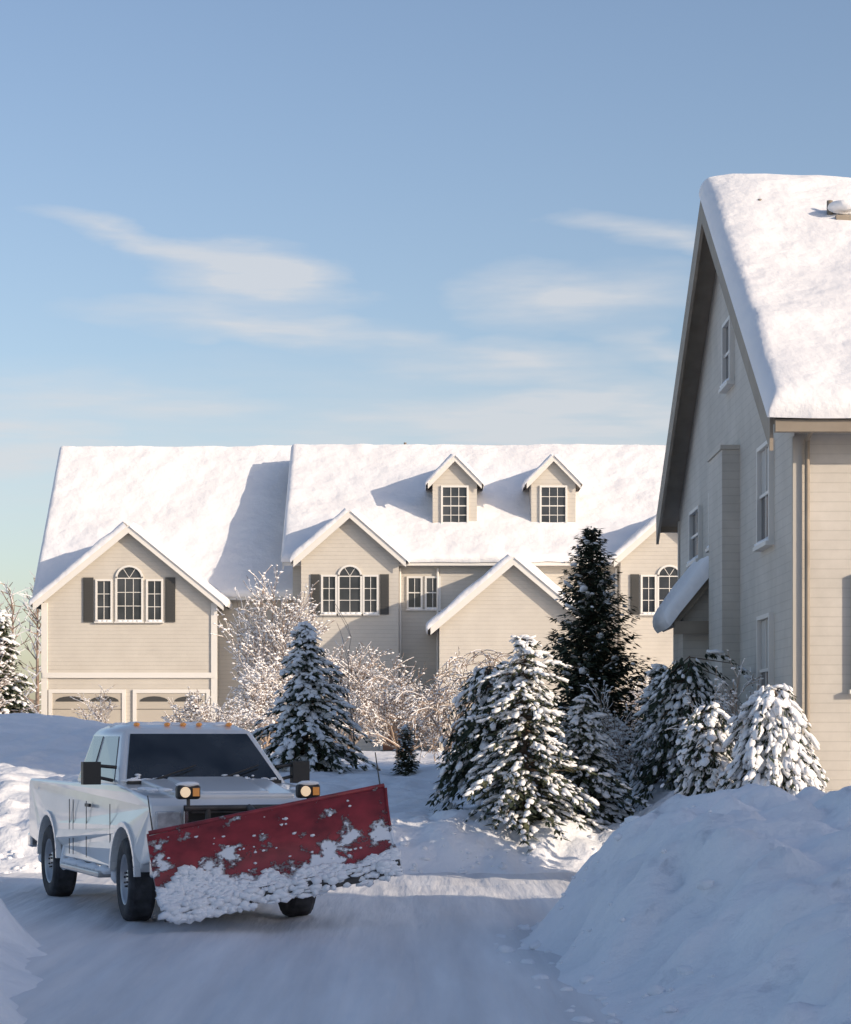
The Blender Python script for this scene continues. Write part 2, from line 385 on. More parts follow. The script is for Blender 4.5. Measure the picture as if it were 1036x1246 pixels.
window(rh, 'front_window_b', '-Y', 31, 9.4, 2.6, 1.2, 1.4, 2, 2)
window(rh, 'front_window_c', '-Y', 31, 9.4, 4.5, 1.2, 1.2, 2, 2)
window(rh, 'front_window_d', '-Y', 31, 13.4, 2.6, 1.2, 1.4, 2, 2)
mb = MB()
n = 16; mb.prism([(5.0, 37.5+.2*math.cos(2*math.pi*i/n), 9.25+.2*math.sin(2*math.pi*i/n)) for i in range(n)], (-.04,0,0), 0)
mb.box(4.975,4.998,30.975,31.10,.5,5.95,0); mb.box(4.975,5.10,30.97,30.998,.5,5.95,0); mb.box(4.965,5.0,44.9,45.03,.5,6.1,0)
mb.build('corner_boards', [M_btrim], rh)
mb = MB()
mb.tube((5.16,30.92,.5),(5.16,30.92,5.9),.035,.035,8,0); mb.tube((5.16,30.92,5.9),(5.16,30.52,6.0),.035,.035,8,0)
mb.build('downspout', [M_fascia], rh)
mb = MB()
def roofz(y): return 6.35+(y-31)*(4.4/7)
for (x, y, w, l) in ((6.45, 35.9, .12, .5), (6.75, 33.6, .3, .16)):
    z = roofz(y)+.36
    mb.box(x, x+w*3, y, y+l, z, z+.28, 0)
mb.tube((6.4,36.2,9.6),(6.4,36.2,10.36),.05,.05,8,0,True)
mb.tube((5.35,36.6,9.8),(5.35,36.6,10.48),.03,.03,8,0,True)
mb.build('roof_vents', [M_fascia], rh)
mb = MB(); mb.blob((6.62,36.1,roofz(36.1)+.68),.28,.3,.1,0,0,0,ICO2,.1); mb.blob((7.2,33.7,roofz(33.7)+.66),.5,.14,.08,0,0,0,ICO2,.1); mb.build('vent_snow',[M_snow],rh)

# ------------------------------------------------------------------ unseen house right of the street, added to cast the foreground shade
nh = empty('shade_caster_house')
gable_y('shade_caster', nh, 14, 25, -20, 12.3, .3, 6.6, 11.3, oh=.5, wall=M_siding, th=.25, fas=M_trim)
for i in range(5):
    for zz in (1.6, 4.5): window(nh, f'side_window_{i}_{int(zz)}', '-X', 14, -16+i*5.5, zz, 1.2, 1.5, 2, 2)

# ------------------------------------------------------------------ trees
def conifer(name, X, Y, h, r, seed, snow=.6, droop=.35, nb=230, spray=.13, pts=11, bare=.03, power=.85, light=.25, clump=1.0, irr=.22, Z=None):
    R = random.Random(seed); mb = MB(); Z = (H(X, Y) - .08) if Z is None else Z
    mb.tube((X,Y,Z-.4),(X,Y,Z+h*.95), .035*h*.55+.02, .008, 8, 0)
    for i in range(nb):
        t = bare + (1-bare)*(i/nb)**1.15
        a = i*2.39996 + R.uniform(-.3, .3); ca, sa = math.cos(a), math.sin(a)
        L = r*((1-t)**power)*R.uniform(.6, 1.18)*(1+irr*2*noise.noise(Vector((ca*1.3+t*5, sa*1.3, seed)))) + .05
        up0 = R.uniform(-.05, .35)*(1+t); dr = droop*R.uniform(.7, 1.4)
        base = Vector((X, Y, Z + h*t)); n = max(3, int(pts*(L/r)**.6))
        def P(k): return base + Vector((ca*L*k, sa*L*k, L*(up0*k - dr*k*k*1.2)))
        mb.tube(P(0), P(.55), .012+.01*(1-t), .006, 4, 0)
        sn = R.random() < snow + .15
        for j in range(n):
            k = .18 + .82*(j+R.random()*.6)/n; p = P(k)
            for q in range(5):
                side = R.choice((-1, 1)); da = a + side*R.uniform(.15, 1.25)
                d = Vector((math.cos(da), math.sin(da), R.uniform(-.75, .12)-dr*.5)).normalized()
                l = spray*R.uniform(.6, 1.5)*(1.1-.35*k)*(.65+.5*(1-t)); w = l*.17
                s = d.cross(Vector((R.uniform(-.5,.5), R.uniform(-.5,.5), 1))).normalized()
                o = p + Vector((R.gauss(0,.02), R.gauss(0,.02), R.gauss(0,.02)))
                mb.face([o, o+d*l*.35+s*w, o+d*l, o+d*l*.45-s*w], 2 if R.random() < light else 1)
            if sn and k > .25 and R.random() < snow + .1:
                s = spray*clump*R.uniform(.22, .5)
                mb.blob(p + Vector((R.gauss(0,.03), R.gauss(0,.03), s*.35)), s*R.uniform(1.2, 2.1), s*R.uniform(.7,1.2), s*.5, a, math.atan(dr*k*1.6-up0), 3, ICO1, .25, R)
            if R.random() < snow*.75:
                da = a + R.choice((-1,1))*R.uniform(.3,1.1); l = spray*R.uniform(.3,.9)
                s = spray*clump*R.uniform(.14, .3)
                mb.blob(p + Vector((math.cos(da)*l, math.sin(da)*l, -l*.3+s*.5)), s*1.5, s*.8, s*.5, da, .3+dr*.5, 3, ICO1, .25, R)
    return mb.build(name, [M_bark, M_ndl1, M_ndl2, M_snow])

conifer('spruce_tree', 1.42, 32.7, 2.65, 1.15, 11, snow=.8, droop=.45, nb=180, spray=.14, pts=10, light=.5, irr=.6, power=.65)
conifer('cypress_tree', 2.9, 40.0, 4.6, 1.2, 12, snow=.05, droop=-.2, nb=620, spray=.18, pts=10, power=.68, light=.3, irr=.25)
conifer('spruce_tree', -2.35, 45, 3.0, 1.3, 13, snow=.75, droop=.5, nb=220, spray=.18, pts=10, light=.15, irr=.6)
conifer('spruce_tree', 2.35, 33.9, 1.9, .95, 14, snow=.75, droop=.5, nb=160, spray=.15, pts=9, light=.45, irr=.45)
conifer('dwarf_conifer', -.38, 44, .95, .2, 15, snow=.2, droop=-.2, nb=90, spray=.1, pts=5, power=.4)
conifer('weeping_spruce', 1.0, 35.4, 2.3, .8, 16, snow=.45, droop=1.2, nb=120, spray=.16, pts=12, power=.05, light=.1, irr=.7, bare=.35)
conifer('weeping_spruce', 4.0, 34.6, 2.1, .85, 17, snow=.45, droop=1.3, nb=120, spray=.16, pts=12, power=.05, light=.1, irr=.7, bare=.3)
conifer('weeping_spruce', 4.38, 28.7, 2.15, .85, 18, snow=.85, droop=1.4, nb=180, spray=.13, pts=13, power=.25, light=.25, clump=1.2, irr=.7, bare=.25)
conifer('weeping_spruce', 3.7, 29.8, 1.95, .65, 19, snow=.65, droop=1.3, nb=150, spray=.13, pts=9, power=.3, clump=1.1, irr=.6)
conifer('spruce_tree', 3.9, 38.0, 2.0, .8, 20, snow=.5, droop=.5, nb=150, spray=.17, pts=9, irr=.4)
conifer('spruce_tree', -16.9, 91, 5.6, 1.7, 21, snow=.4, droop=.4, nb=240, spray=.36, pts=9, light=.5, irr=.4)
conifer('spruce_tree', -19.2, 93, 6.6, 1.9, 22, snow=.4, droop=.4, nb=220, spray=.38, pts=9, light=.5, irr=.4)

def decid(name, X, Y, h, spread, seed, trunks=4, levels=5, thick=.05, frost=.8, weep=0.0, clumpsize=.05, minr=.009, bark=M_twig, kids=(1,1,2), ang=(.4,1.0), up=.12):
    R = random.Random(seed); mb = MB(); Z = H(X, Y) - .1
    def grow(p, d, L, r, lv):
        segs = 3; q = p
        for k in range(segs):
            d = (d + Vector((R.gauss(0,.16), R.gauss(0,.16), R.gauss(0,.1) - weep*(levels-lv)*.09))).normalized()
            nq = q + d*L/segs; r2 = r*.86
            mb.tube(q, nq, max(r, minr), max(r2, minr*.8), 5 if r > .03 else 3, 0)
            if R.random() < frost and abs(d.z) < .95:
                o = Vector((0,0,max(r,minr)*.85)); rr = max(r*.6, minr*.95)
                mb.tube(q+o, nq+o, rr, rr*.9, 3, 1)
            q = nq; r = r2
            if lv > 0 and (k > 0 or lv < levels):
                for b in range(R.choice(kids)):
                    ax = Vector((R.gauss(0,1), R.gauss(0,1), R.gauss(0,.5))).normalized()
                    nd = (Matrix.Rotation(R.uniform(*ang), 3, ax) @ d); nd.z += up*(1-weep); nd.normalize()
                    grow(q, nd, L*R.uniform(.55, .82), r*.62, lv-1)
            if lv <= 1 and R.random() < frost*.7:
                s = clumpsize*R.uniform(.35, 1.2)
                mb.blob(q+Vector((0,0,s*.3)), s*1.5, s*.8, s*.6, math.atan2(d.y, d.x), 0, 1, ICO1, .3, R)
    for t in range(trunks):
        a = 2*math.pi*t/trunks + R.uniform(-.4,.4)
        d = Vector((math.cos(a)*spread, math.sin(a)*spread, 1)).normalized()
        grow(Vector((X+.08*math.cos(a), Y+.08*math.sin(a), Z)), d, h*.36, thick, levels-1)
    return mb.build(name, [bark, M_frost])

decid('frosted_tree', -5.3, 80, 7.4, .10, 51, trunks=4, levels=5, thick=.08, clumpsize=.055, minr=.013, frost=.9, kids=(1,1,2), ang=(.3,.75), up=.2)
decid('frosted_tree', -5.2, 76, 3.8, .25, 32, trunks=4, levels=5, thick=.06, clumpsize=.05, minr=.012, frost=.9, kids=(1,1,2))
decid('frosted_tree', -2.3, 68, 3.9, .25, 33, trunks=4, levels=5, thick=.05, clumpsize=.035, minr=.011, frost=.7, kids=(1,1,2))
decid('frosted_tree', -.6, 62, 3.0, .35, 42, trunks=4, levels=5, thick=.05, clumpsize=.035, minr=.010, frost=.6)
decid('weeping_cherry_tree', .6, 56, 4.4, .4, 34, trunks=5, levels=5, thick=.05, weep=.8, clumpsize=.032, minr=.010, frost=.5)
decid('frosted_shrub', 3.3, 36.6, 2.2, .6, 35, trunks=6, levels=4, thick=.025, clumpsize=.03, minr=.006, frost=.8, kids=(1,2,2))
decid('frosted_shrub', 4.5, 32.5, 2.2, .35, 36, trunks=6, levels=4, thick=.02, clumpsize=.028, minr=.006, frost=.7)
decid('frosted_tree', -17.8, 86, 5.2, .35, 37, trunks=4, levels=5, thick=.09, clumpsize=.05, minr=.014, frost=.55)
decid('sapling', -11.5, 82, 3.4, .16, 38, trunks=2, levels=4, thick=.035, clumpsize=.03, minr=.010, frost=.7)
decid('frosted_shrub', -5.3, 58, 2.0, .6, 39, trunks=6, levels=4, thick=.03, clumpsize=.035, minr=.010, frost=.75, kids=(1,2,2))
decid('sapling', -1.55, 46, 4.6, .05, 40, trunks=1, levels=3, thick=.024, clumpsize=.02, minr=.006, frost=.3)
decid('frosted_shrub', 6.9, 72, 3.4, .5, 41, trunks=7, levels=4, thick=.03, clumpsize=.04, minr=.010, kids=(1,2,2))

mb = MB(); R = random.Random(50)
for i in range(150):
    x = R.uniform(-160, 160); y = R.uniform(150, 190); hh = R.uniform(7, 12)
    mb.tube((x,y,1),(x,y,1+hh),.2,.03,5,0)
    for k in range(60):
        t = R.uniform(.15,1); a = R.uniform(0,6.28); rr = (1-t)*3.0+.5; L = rr*R.uniform(.5,1)
        c = Vector((x,y,1+hh*t)); e = c+Vector((math.cos(a)*L, math.sin(a)*L, R.uniform(.2,1.4)))
        mb.tube(c, e, .06, .02, 3, 1 if R.random()<.45 else 0)
        for q in range(3):
            p = c.lerp(e, R.uniform(.4,1)); mb.tube(p, p+Vector((R.gauss(0,.5),R.gauss(0,.5),R.uniform(.1,.8))), .04,.02,3,1 if R.random()<.5 else 0)
mb.build('distant_trees', [M_twig, M_frost])

# ------------------------------------------------------------------ pickup truck with snow plough
M_paint = mat('white_paint', (.68,.68,.68), (.78,.78,.77), rough=.28, scale=1.5, coat=.6, bump=.002, bscale=8)
M_black = mat('black_plastic', (.02,.02,.02), rough=.5)
M_tire = mat('rubber', (.022,.022,.024), (.07,.07,.075), rough=.85, scale=8)
M_chrome = mat('chrome', (.55,.56,.58), rough=.22, metal=1)
M_rim = mat('rim_steel', (.38,.38,.39), (.5,.5,.5), rough=.4, metal=.7)
M_auto = mat('auto_glass', (.006,.008,.011), (.035,.04,.045), rough=.05, scale=2.5, coat=.5)
M_amber = mat('amber_lamp', (.75,.30,.08), rough=.3, emis=(1,.45,.12), estr=.12)
M_lamp = mat('head_lamp', (.8,.75,.6), rough=.2, emis=(1,.66,.34), estr=.55)
M_lampoff = mat('lamp_lens', (.55,.56,.58), (.3,.31,.33), rough=.1, scale=14, coat=1)
M_steel = mat('frame_steel', (.03,.03,.032), (.08,.07,.065), rough=.55, scale=6)
M_red, nt, b = base_mat('plow_red'); N, L = nt.nodes, nt.links
tc = N.new('ShaderNodeTexCoord'); mp = N.new('ShaderNodeMapping'); mp.inputs['Scale'].default_value = (1,1,1.5); L.new(tc.outputs['Object'], mp.inputs[0])
n1 = N.new('ShaderNodeTexNoise'); n1.inputs['Scale'].default_value = 3.0; n1.inputs['Detail'].default_value = 10; n1.inputs['Roughness'].default_value = .66; L.new(mp.outputs[0], n1.inputs['Vector'])
sp = N.new('ShaderNodeSeparateXYZ'); L.new(tc.outputs['Object'], sp.inputs[0])
g = N.new('ShaderNodeMapRange'); g.inputs[1].default_value = .0; g.inputs[2].default_value = .7; g.inputs[3].default_value = .13; g.inputs[4].default_value = -.02; L.new(sp.outputs[2], g.inputs[0])
ad = N.new('ShaderNodeMath'); ad.operation = 'ADD'; L.new(n1.outputs['Fac'], ad.inputs[0]); L.new(g.outputs[0], ad.inputs[1])
rp = N.new('ShaderNodeValToRGB'); rp.color_ramp.elements[0].position = .565; rp.color_ramp.elements[1].position = .62
L.new(ad.outputs[0], rp.inputs[0])
n3 = N.new('ShaderNodeTexNoise'); n3.inputs['Scale'].default_value = 5; n3.inputs['Detail'].default_value = 6; L.new(mp.outputs[0], n3.inputs['Vector'])
rr = N.new('ShaderNodeValToRGB'); rr.color_ramp.elements[0].position=.3; rr.color_ramp.elements[1].position=.7
rr.color_ramp.elements[0].color = (.17,.018,.024,1); rr.color_ramp.elements[1].color = (.36,.036,.046,1); L.new(n3.outputs['Fac'], rr.inputs[0])
mx = N.new('ShaderNodeMixRGB'); L.new(rp.outputs[0], mx.inputs[0]); L.new(rr.outputs[0], mx.inputs[1]); mx.inputs[2].default_value = (.82,.83,.86,1)
L.new(mx.outputs[0], b.inputs['Base Color']); b.inputs['Roughness'].default_value = .45
bp = N.new('ShaderNodeBump'); bp.inputs['Distance'].default_value = .03; L.new(rp.outputs[0], bp.inputs['Height']); L.new(bp.outputs[0], b.inputs['Normal'])

tk = empty('pickup_truck', (-2.17, 23.8, 0.0), math.radians(-69))
WB = -3.78
def arch(cx, a0, a1, rad=.52, n=14, cz=.44):
    return [(cx+rad*math.cos(math.radians(a0+(a1-a0)*i/n)), cz+rad*math.sin(math.radians(a0+(a1-a0)*i/n))) for i in range(n+1)]
prof = [(-5.08,.66),(-4.4,.58)] + arch(WB, 172, 8) + [(-3.2,.50),(-.58,.50)] + arch(0, 172, 8) + [(.62,.60),(.93,.66),(.95,.80),(.95,1.10),(.90,1.20),(.76,1.27),(.2,1.335),(-.52,1.39),(-2.56,1.37),(-5.06,1.37),(-5.10,1.30)]
mb = MB(); mb.prism([(x, -.99, z) for x, z in prof], (0, 1.98, 0), 0)
body = mb.build('body', [M_paint], tk)
mc = MB(); mc.box(-5.0, -2.66, -.86, .86, .85, 1.6, 0)
cut = mc.build('bed_cut', [M_black], tk)
md = body.modifiers.new('bed', 'BOOLEAN'); md.object = cut; md.operation = 'DIFFERENCE'; md.solver = 'EXACT'
bpy.context.view_layer.update()
dg = bpy.context.evaluated_depsgraph_get()
me2 = bpy.data.meshes.new_from_object(body.evaluated_get(dg)); body.modifiers.clear(); body.data = me2
bpy.data.objects.remove(cut)
for v in me2.vertices:
    s = 1 if v.co.y > 0 else -1
    if abs(v.co.y) > .95:
        if v.co.z > 1.15: v.co.y -= s*.045*(v.co.z-1.15)/.24
        elif v.co.z < .7: v.co.y -= s*.03
    if v.co.x > .7 and abs(v.co.y) > .9: v.co.y -= s*.05
md = body.modifiers.new('bevel', 'BEVEL'); md.width = .05; md.segments = 3; md.limit_method = 'ANGLE'; md.angle_limit = math.radians(40)
mb = MB()
mb.prism([(.78,-.60,1.235),(.78,.60,1.235),(-.48,.70,1.365),(-.48,-.70,1.365)], (0,0,.075), 0)
mb.prism([(.70,-.36,1.27),(.70,.36,1.27),(-.46,.42,1.40),(-.46,-.42,1.40)], (0,0,.065), 0)
mb.build('hood', [M_paint], tk, .028, 3)
mb = MB(); mb.box(-4.95, .8, -.72, .72, .52, .84, 0); mb.box(-.6,.85,-.66,.66,.84,1.2,0)
mb.box(-4.6, .6, -.4, .4, .36, .53, 0)
for cx in (0, WB): mb.tube((cx,-.8,.42),(cx,.8,.42),.06,.06,10,0); mb.blob((cx,.0,.42),.18,.2,.17,0,0,0,ICO2,0)
mb.build('chassis', [M_black], tk)
B0 = [(-.45,-.93,1.36),(-.45,.93,1.36),(-2.58,.93,1.36),(-2.58,-.93,1.36)]
T0 = [(-1.16,-.72,1.945),(-1.16,.72,1.945),(-2.46,.74,1.945),(-2.46,-.74,1.945)]
T1 = [(-1.40,-.58,2.015),(-1.40,.58,2.015),(-2.34,.60,2.015),(-2.34,-.60,2.015)]
mb = MB(); mb.v = B0+T0+T1
mb.f = [(3,2,1,0),(0,1,5,4),(1,2,6,5),(2,3,7,6),(3,0,4,7),(4,5,9,8),(5,6,10,9),(6,7,11,10),(7,4,8,11),(8,9,10,11)]
mb.m = [0]*10; mb.sm = [True]*10
cab = mb.build('cab', [M_paint], tk, .05, 3)
def panel(mb, a, b_, c, d, off, mi=0, th=.02):
    a,b_,c,d = map(Vector,(a,b_,c,d)); n = (b_-a).cross(d-a).normalized()
    if n.dot((a+c)/2 - Vector((-1.6,0,1.6))) < 0: n = -n
    mb.prism([p+n*(off-th) for p in (a,b_,c,d)], n*th, mi)
def onface(a, b_, c, d, u, v):
    a,b_,c,d = map(Vector,(a,b_,c,d)); return (a*(1-u)+b_*u)*(1-v) + (d*(1-u)+c*u)*v
mb = MB()
FW = (B0[0],B0[1],T0[1],T0[0]); panel(mb, *[onface(*FW,u,v) for u,v in ((.04,.06),(.96,.06),(.945,.94),(.055,.94))], .008)
for sgn in (0, 1):
    F = (B0[0],B0[3],T0[3],T0[0]) if sgn == 0 else (B0[1],B0[2],T0[2],T0[1])
    panel(mb, *[onface(*F,u,v) for u,v in ((.11,.10),(.58,.10),(.53,.90),(.10,.90))], .008)
    panel(mb, *[onface(*F,u,v) for u,v in ((.65,.10),(.94,.10),(.92,.90),(.61,.90))], .008)
F = (B0[3],B0[2],T0[2],T0[3]); panel(mb, *[onface(*F,u,v) for u,v in ((.1,.15),(.9,.15),(.9,.9),(.1,.9))], .008)
mb.build('windows', [M_auto], tk)
mb = MB(); mb.box(-.60,-.44,-.84,.84,1.385,1.42,0)
for y in (-.55,.15): mb.tube((-.47,y,1.43),(-.66,y+.5,1.58),.012,.008,5,0)
mb.build('cowl_and_wipers', [M_black], tk)
mb = MB()
for y in (-.52,-.18,0,.18,.52): mb.blob((-1.36,y,2.02),.055,.035,.022,0,0,0,ICO2,0)
mb.build('roof_marker_lights', [M_amber], tk)
mb = MB(); R = random.Random(5)
for i in range(40): mb.blob((R.uniform(-2.35,-1.5),R.uniform(-.52,.55),2.01),R.uniform(.08,.24),R.uniform(.06,.16),R.uniform(.015,.045),R.uniform(0,3),0,0,ICO2,.12)
for i in range(36): mb.blob((R.uniform(-4.9,-2.8),R.uniform(-.8,.8),1.25),R.uniform(.15,.3),R.uniform(.15,.3),R.uniform(.06,.2),R.uniform(0,3),0,0,ICO2,.12)
for i in range(28): mb.blob((-.50+R.uniform(-.04,.05),R.uniform(-.85,.85),1.425),R.uniform(.03,.07),R.uniform(.05,.14),R.uniform(.01,.025),0,0,0,ICO1,.15)
for i in range(70):
    p = onface(*FW, R.uniform(.05,.95), .06 + abs(R.gauss(0,.05))); mb.blob(p+Vector((.012,0,.012)), R.uniform(.008,.02), R.uniform(.015,.05), R.uniform(.008,.018), 0, .8, 0, ICO1, .3, R)
for i in range(12): mb.blob((R.uniform(-.35,.6),R.choice((-1,1))*R.uniform(.66,.86),1.35),R.uniform(.05,.14),R.uniform(.03,.08),.015,0,.08,0,ICO2,.15)
mb.build('snow_on_truck', [M_snow], tk)
mb = MB()
mb.box(.945,.975,-.58,.58,.80,1.19,0)
for z in (.86,.95,1.04,1.13): mb.box(.975,.99,-.54,.54,z-.012,z+.012,2)
mb.box(.95,.995,-.62,-.57,.78,1.21,1); mb.box(.95,.995,.57,.62,.78,1.21,1); mb.box(.95,.995,-.57,.57,1.18,1.205,1); mb.box(.95,.995,-.57,.57,.78,.81,1)
mb.build('grille', [M_black, M_chrome, M_steel], tk, .006, 1)
mb = MB()
for s in (-1,1):
    mb.box(.90,.985,min(s*.64,s*.90),max(s*.64,s*.90),.93,1.15,0)
    mb.box(.88,.98,min(s*.64,s*.92),max(s*.64,s*.92),.83,.91,1)
mb.build('headlights', [M_lampoff, M_amber], tk, .02, 2)
mb = MB(); mb.box(.93,1.13,-.96,.96,.48,.72,0); mb.build('front_bumper', [M_chrome], tk, .04, 3)
mb = MB(); mb.box(-5.24,-5.08,-.95,.95,.52,.70,0); mb.build('rear_bumper', [M_chrome], tk, .03, 2)
mb = MB()
for s in (-1,1):
    y0, y1 = (s*.985, s*.993) if s > 0 else (s*.993, s*.985)
    for x in (-.62,-1.75,-2.42,-2.62): mb.box(x-.007,x+.007,y0,y1,.56,1.18,0)
    mb.box(-1.72,-1.52,s*1.0-.015,s*1.0+.015,1.12,1.155,0)
    mb.box(-.84,-.72,min(s*1.06,s*1.25),max(s*1.06,s*1.25),1.38,1.62,0)
    mb.tube((-.78,s*.92,1.42),(-.78,s*1.1,1.46),.02,.02,6,0); mb.tube((-.78,s*.88,1.56),(-.78,s*1.1,1.58),.02,.02,6,0)
    for cx in (0,WB):
        A = arch(cx, 176, 4, .52, 16); Bq = arch(cx, 176, 4, .575, 16)
        for i in range(16):
            mb.prism([(A[i][0],s*.95,A[i][1]),(A[i+1][0],s*.95,A[i+1][1]),(Bq[i+1][0],s*.95,Bq[i+1][1]),(Bq[i][0],s*.95,Bq[i][1])],(0,s*.065,0),1)
mb.build('side_trim', [M_black, M_paint], tk, .008, 1)
mb = MB()
for s in (-1,1):
    mb.box(-2.6,-.7,min(s*.92,s*1.1),max(s*.92,s*1.1),.40,.46,0)
mb.build('running_boards', [M_rim], tk, .015, 2)
mb = MB()
for s in (-1,1):
    for i in range(18): mb.blob((-2.55+i*.11,s*1.0,.47),.1,.07,R.uniform(.02,.06),0,0,0,ICO2,.2)
    for cx in (-.62, WB-.6, WB+.62):
        mb.blob((cx,s*.88,.52),.09,.09,.16,0,0,0,ICO2,.15); mb.blob((cx+.03,s*.93,.44),.06,.06,.1,0,0,0,ICO2,.15)
mb.build('snow_on_steps', [M_snow], tk)
mb = MB(); mb.box(-.85,-.843,-1.22,-1.09,1.41,1.59,0); mb.box(-.85,-.843,1.09,1.22,1.41,1.59,0); mb.build('mirror_glass', [M_chrome], tk)

def wheel(name, x, y, s, steer=0):
    mb = MB(); n = 48
    prof = [(.26,-.12,1),(.30,-.135,0),(.37,-.14,0),(.405,-.125,0),(.425,-.09,0),(.425,.09,0),(.405,.125,0),(.37,.14,0),(.30,.135,0),(.26,.12,1),(.235,.10,1),(.22,.03,1),(.14,.05,1),(.09,.09,1),(.001,.10,1)]
    b0 = len(mb.v)
    for i in range(n):
        a = 2*math.pi*i/n
        for (r, w, m) in prof:
            rr_ = r*(1.018 if (r > .40 and i % 2) else 1); mb.v.append((rr_*math.cos(a), w*s, rr_*math.sin(a)))
    k = len(prof)
    for i in range(n):
        j = (i+1) % n
        for q in range(k-1):
            mb.f.append((b0+i*k+q, b0+j*k+q, b0+j*k+q+1, b0+i*k+q+1)); mb.m.append(1 if q >= 9 else 0); mb.sm.append(q not in (3,4,5))
    for i in range(8):
        a = 2*math.pi*i/8; c = Vector((.17*math.cos(a), .052*s, .17*math.sin(a)))
        mb.tube(c, c+Vector((0,.008*s,0)), .028, .028, 10, 2, True)
        c = Vector((.075*math.cos(a), .095*s, .075*math.sin(a))); mb.tube(c, c+Vector((0,.02*s,0)), .01, .01, 6, 2, True)
    o = mb.build(name, [M_tire, M_rim, M_black], tk); o.location = (x, y, .42); o.rotation_euler = (0, .3, steer)
for nm, x, st in (('front',0,-.06),('rear',WB,0)):
    wheel(f'wheel_{nm}_right', x, -.86, -1, st); wheel(f'wheel_{nm}_left', x, .86, 1, st)
mb = MB()
for y in (-.42,.42):
    mb.tube((1.16,y,.45),(1.16,y,1.18),.03,.03,8,0); mb.tube((1.16,y,.62),(.95,y,.55),.04,.04,8,0)
mb.tube((1.16,-.66,1.18),(1.16,.66,1.18),.03,.03,8,0); mb.tube((1.16,-.42,.75),(1.16,.42,.75),.035,.035,8,0)
mb.tube((1.16,0,1.18),(1.62,.05,1.02),.04,.03,8,0); mb.tube((1.18,0,.8),(1.5,.04,.9),.045,.03,8,0)
mb.tube((1.1,-.38,.42),(1.72,.0,.52),.045,.045,8,0); mb.tube((1.1,.38,.42),(1.72,.05,.52),.045,.045,8,0)
mb.box(1.1,1.24,-.15,.15,.78,1.05,0)
for y in (-.62,.62): mb.tube((1.16,y,1.17),(1.16,y,1.27),.02,.02,6,0)
mb.build('plow_mount', [M_steel], tk)
mb = MB()
for y in (-.62,.62): mb.box(1.09,1.20,y-.12,y+.12,1.27,1.41,0)
mb.build('plow_lamp_housings', [M_black], tk, .03, 3)
mb = MB()
for y in (-.62,.62):
    mb.tube((1.19,y-.04,1.34),(1.212,y-.04,1.34),.055,.05,16,0,True); mb.box(1.195,1.212,y+.035,y+.10,1.30,1.38,1)
mb.build('plow_lamps', [M_lamp, M_amber], tk)
mb = MB()
for y in (-.62,.62): mb.blob((1.145,y,1.415),.06,.12,.03,0,0,0,ICO2,.1)
mb.build('lamp_snow', [M_snow], tk)
pl = empty('plow_blade', (1.80, .14, .42)); pl.parent = tk
pl.rotation_euler = (math.radians(10.5), math.radians(-4), math.radians(-9))
mb = MB(); W = 1.17; nseg = 14; ny = 40
cs = []
for i in range(nseg+1):
    t = i/nseg; a = math.radians(-50 + 105*t); cs.append((.20-.36*math.cos(a*.95)+.12, .02+.74*t))
for side in (0, 1):
    b0 = len(mb.v)
    for j in range(ny+1):
        y = -W + 2*W*j/ny
        for (x, z) in cs: mb.v.append((x - side*.03, y, z + (.02*(y/W) if z > .5 else 0)))
    for j in range(ny):
        for i in range(nseg):
            q = (b0+j*(nseg+1)+i, b0+(j+1)*(nseg+1)+i, b0+(j+1)*(nseg+1)+i+1, b0+j*(nseg+1)+i+1)
            mb.f.append(q if side == 0 else q[::-1]); mb.m.append(0); mb.sm.append(True)
for y in (-W, W):
    s = 1 if y > 0 else -1
    mb.prism([(x+.012, y, z) for x, z in cs] + [(x-.06, y, z) for x, z in cs[::-1]], (0, s*.02, 0), 0)
for k in range(7):
    y = -W+.2+k*(2*W-.4)/6
    mb.prism([(x-.031, y-.012, z) for x, z in cs] + [(-.26, y-.012, .6), (-.26, y-.012, .12)], (0,.024,0), 0)
tx, tz = cs[-1]
mb.tube((tx-.01,-W,tz+.005),(tx-.01,W,tz+.025),.022,.022,8,0,True)
bx0, bz0 = cs[0]
mb.box(bx0-.03, bx0+.012, -W-.01, W+.01, -.10, .05, 1)
blade = mb.build('moldboard', [M_red, M_steel], pl)
mb = MB()
for y in (-W+.04, W-.04):
    mb.tube((tx-.02,y,tz),(tx-.03,y+.02,tz+.36),.008,.006,6,0)
mb.build('plow_markers', [M_steel], pl)
mb = MB(); R = random.Random(77)
def prof_h(y):
    return max(.03, .11 + .22*noise.noise(Vector((y*1.9, 3, 1))) + .12*noise.noise(Vector((y*6, 9, 1))) + .16*ss(.1, -1.0, y))
for i in range(1700):
    y = R.uniform(-W, W); t = R.random()*prof_h(y)*1.2
    i0 = min(nseg-1, int(t*nseg)); fx = t*nseg-i0; x = cs[i0][0]*(1-fx)+cs[i0+1][0]*fx; z = cs[i0][1]*(1-fx)+cs[i0+1][1]*fx
    s = R.uniform(.014, .042)
    mb.blob((x+.004, y, z), s*.5, s*1.5, s*.9, R.uniform(-.2,.2), 0, 0, ICO1, .3, R)
for i in range(60):
    y = R.uniform(-W, W); t = R.random(); i0 = min(nseg-1, int(t*nseg)); s = R.uniform(.006, .018)
    mb.blob((cs[i0][0]+.002, y, cs[i0][1]), s*.35, s*1.5, s, 0, 0, 0, ICO1, .3, R)
for i in range(340):
    y = -W + abs(R.gauss(0,.5)) if R.random()<.5 else R.uniform(-W,W)
    mb.blob((bx0+R.uniform(-.02,.05), y, R.uniform(-.12,.04)), R.uniform(.02,.045), R.uniform(.03,.08), R.uniform(.02,.045), 0, 0, 0, ICO1, .3, R)
mb.build('snow_on_plow', [M_snow], pl)

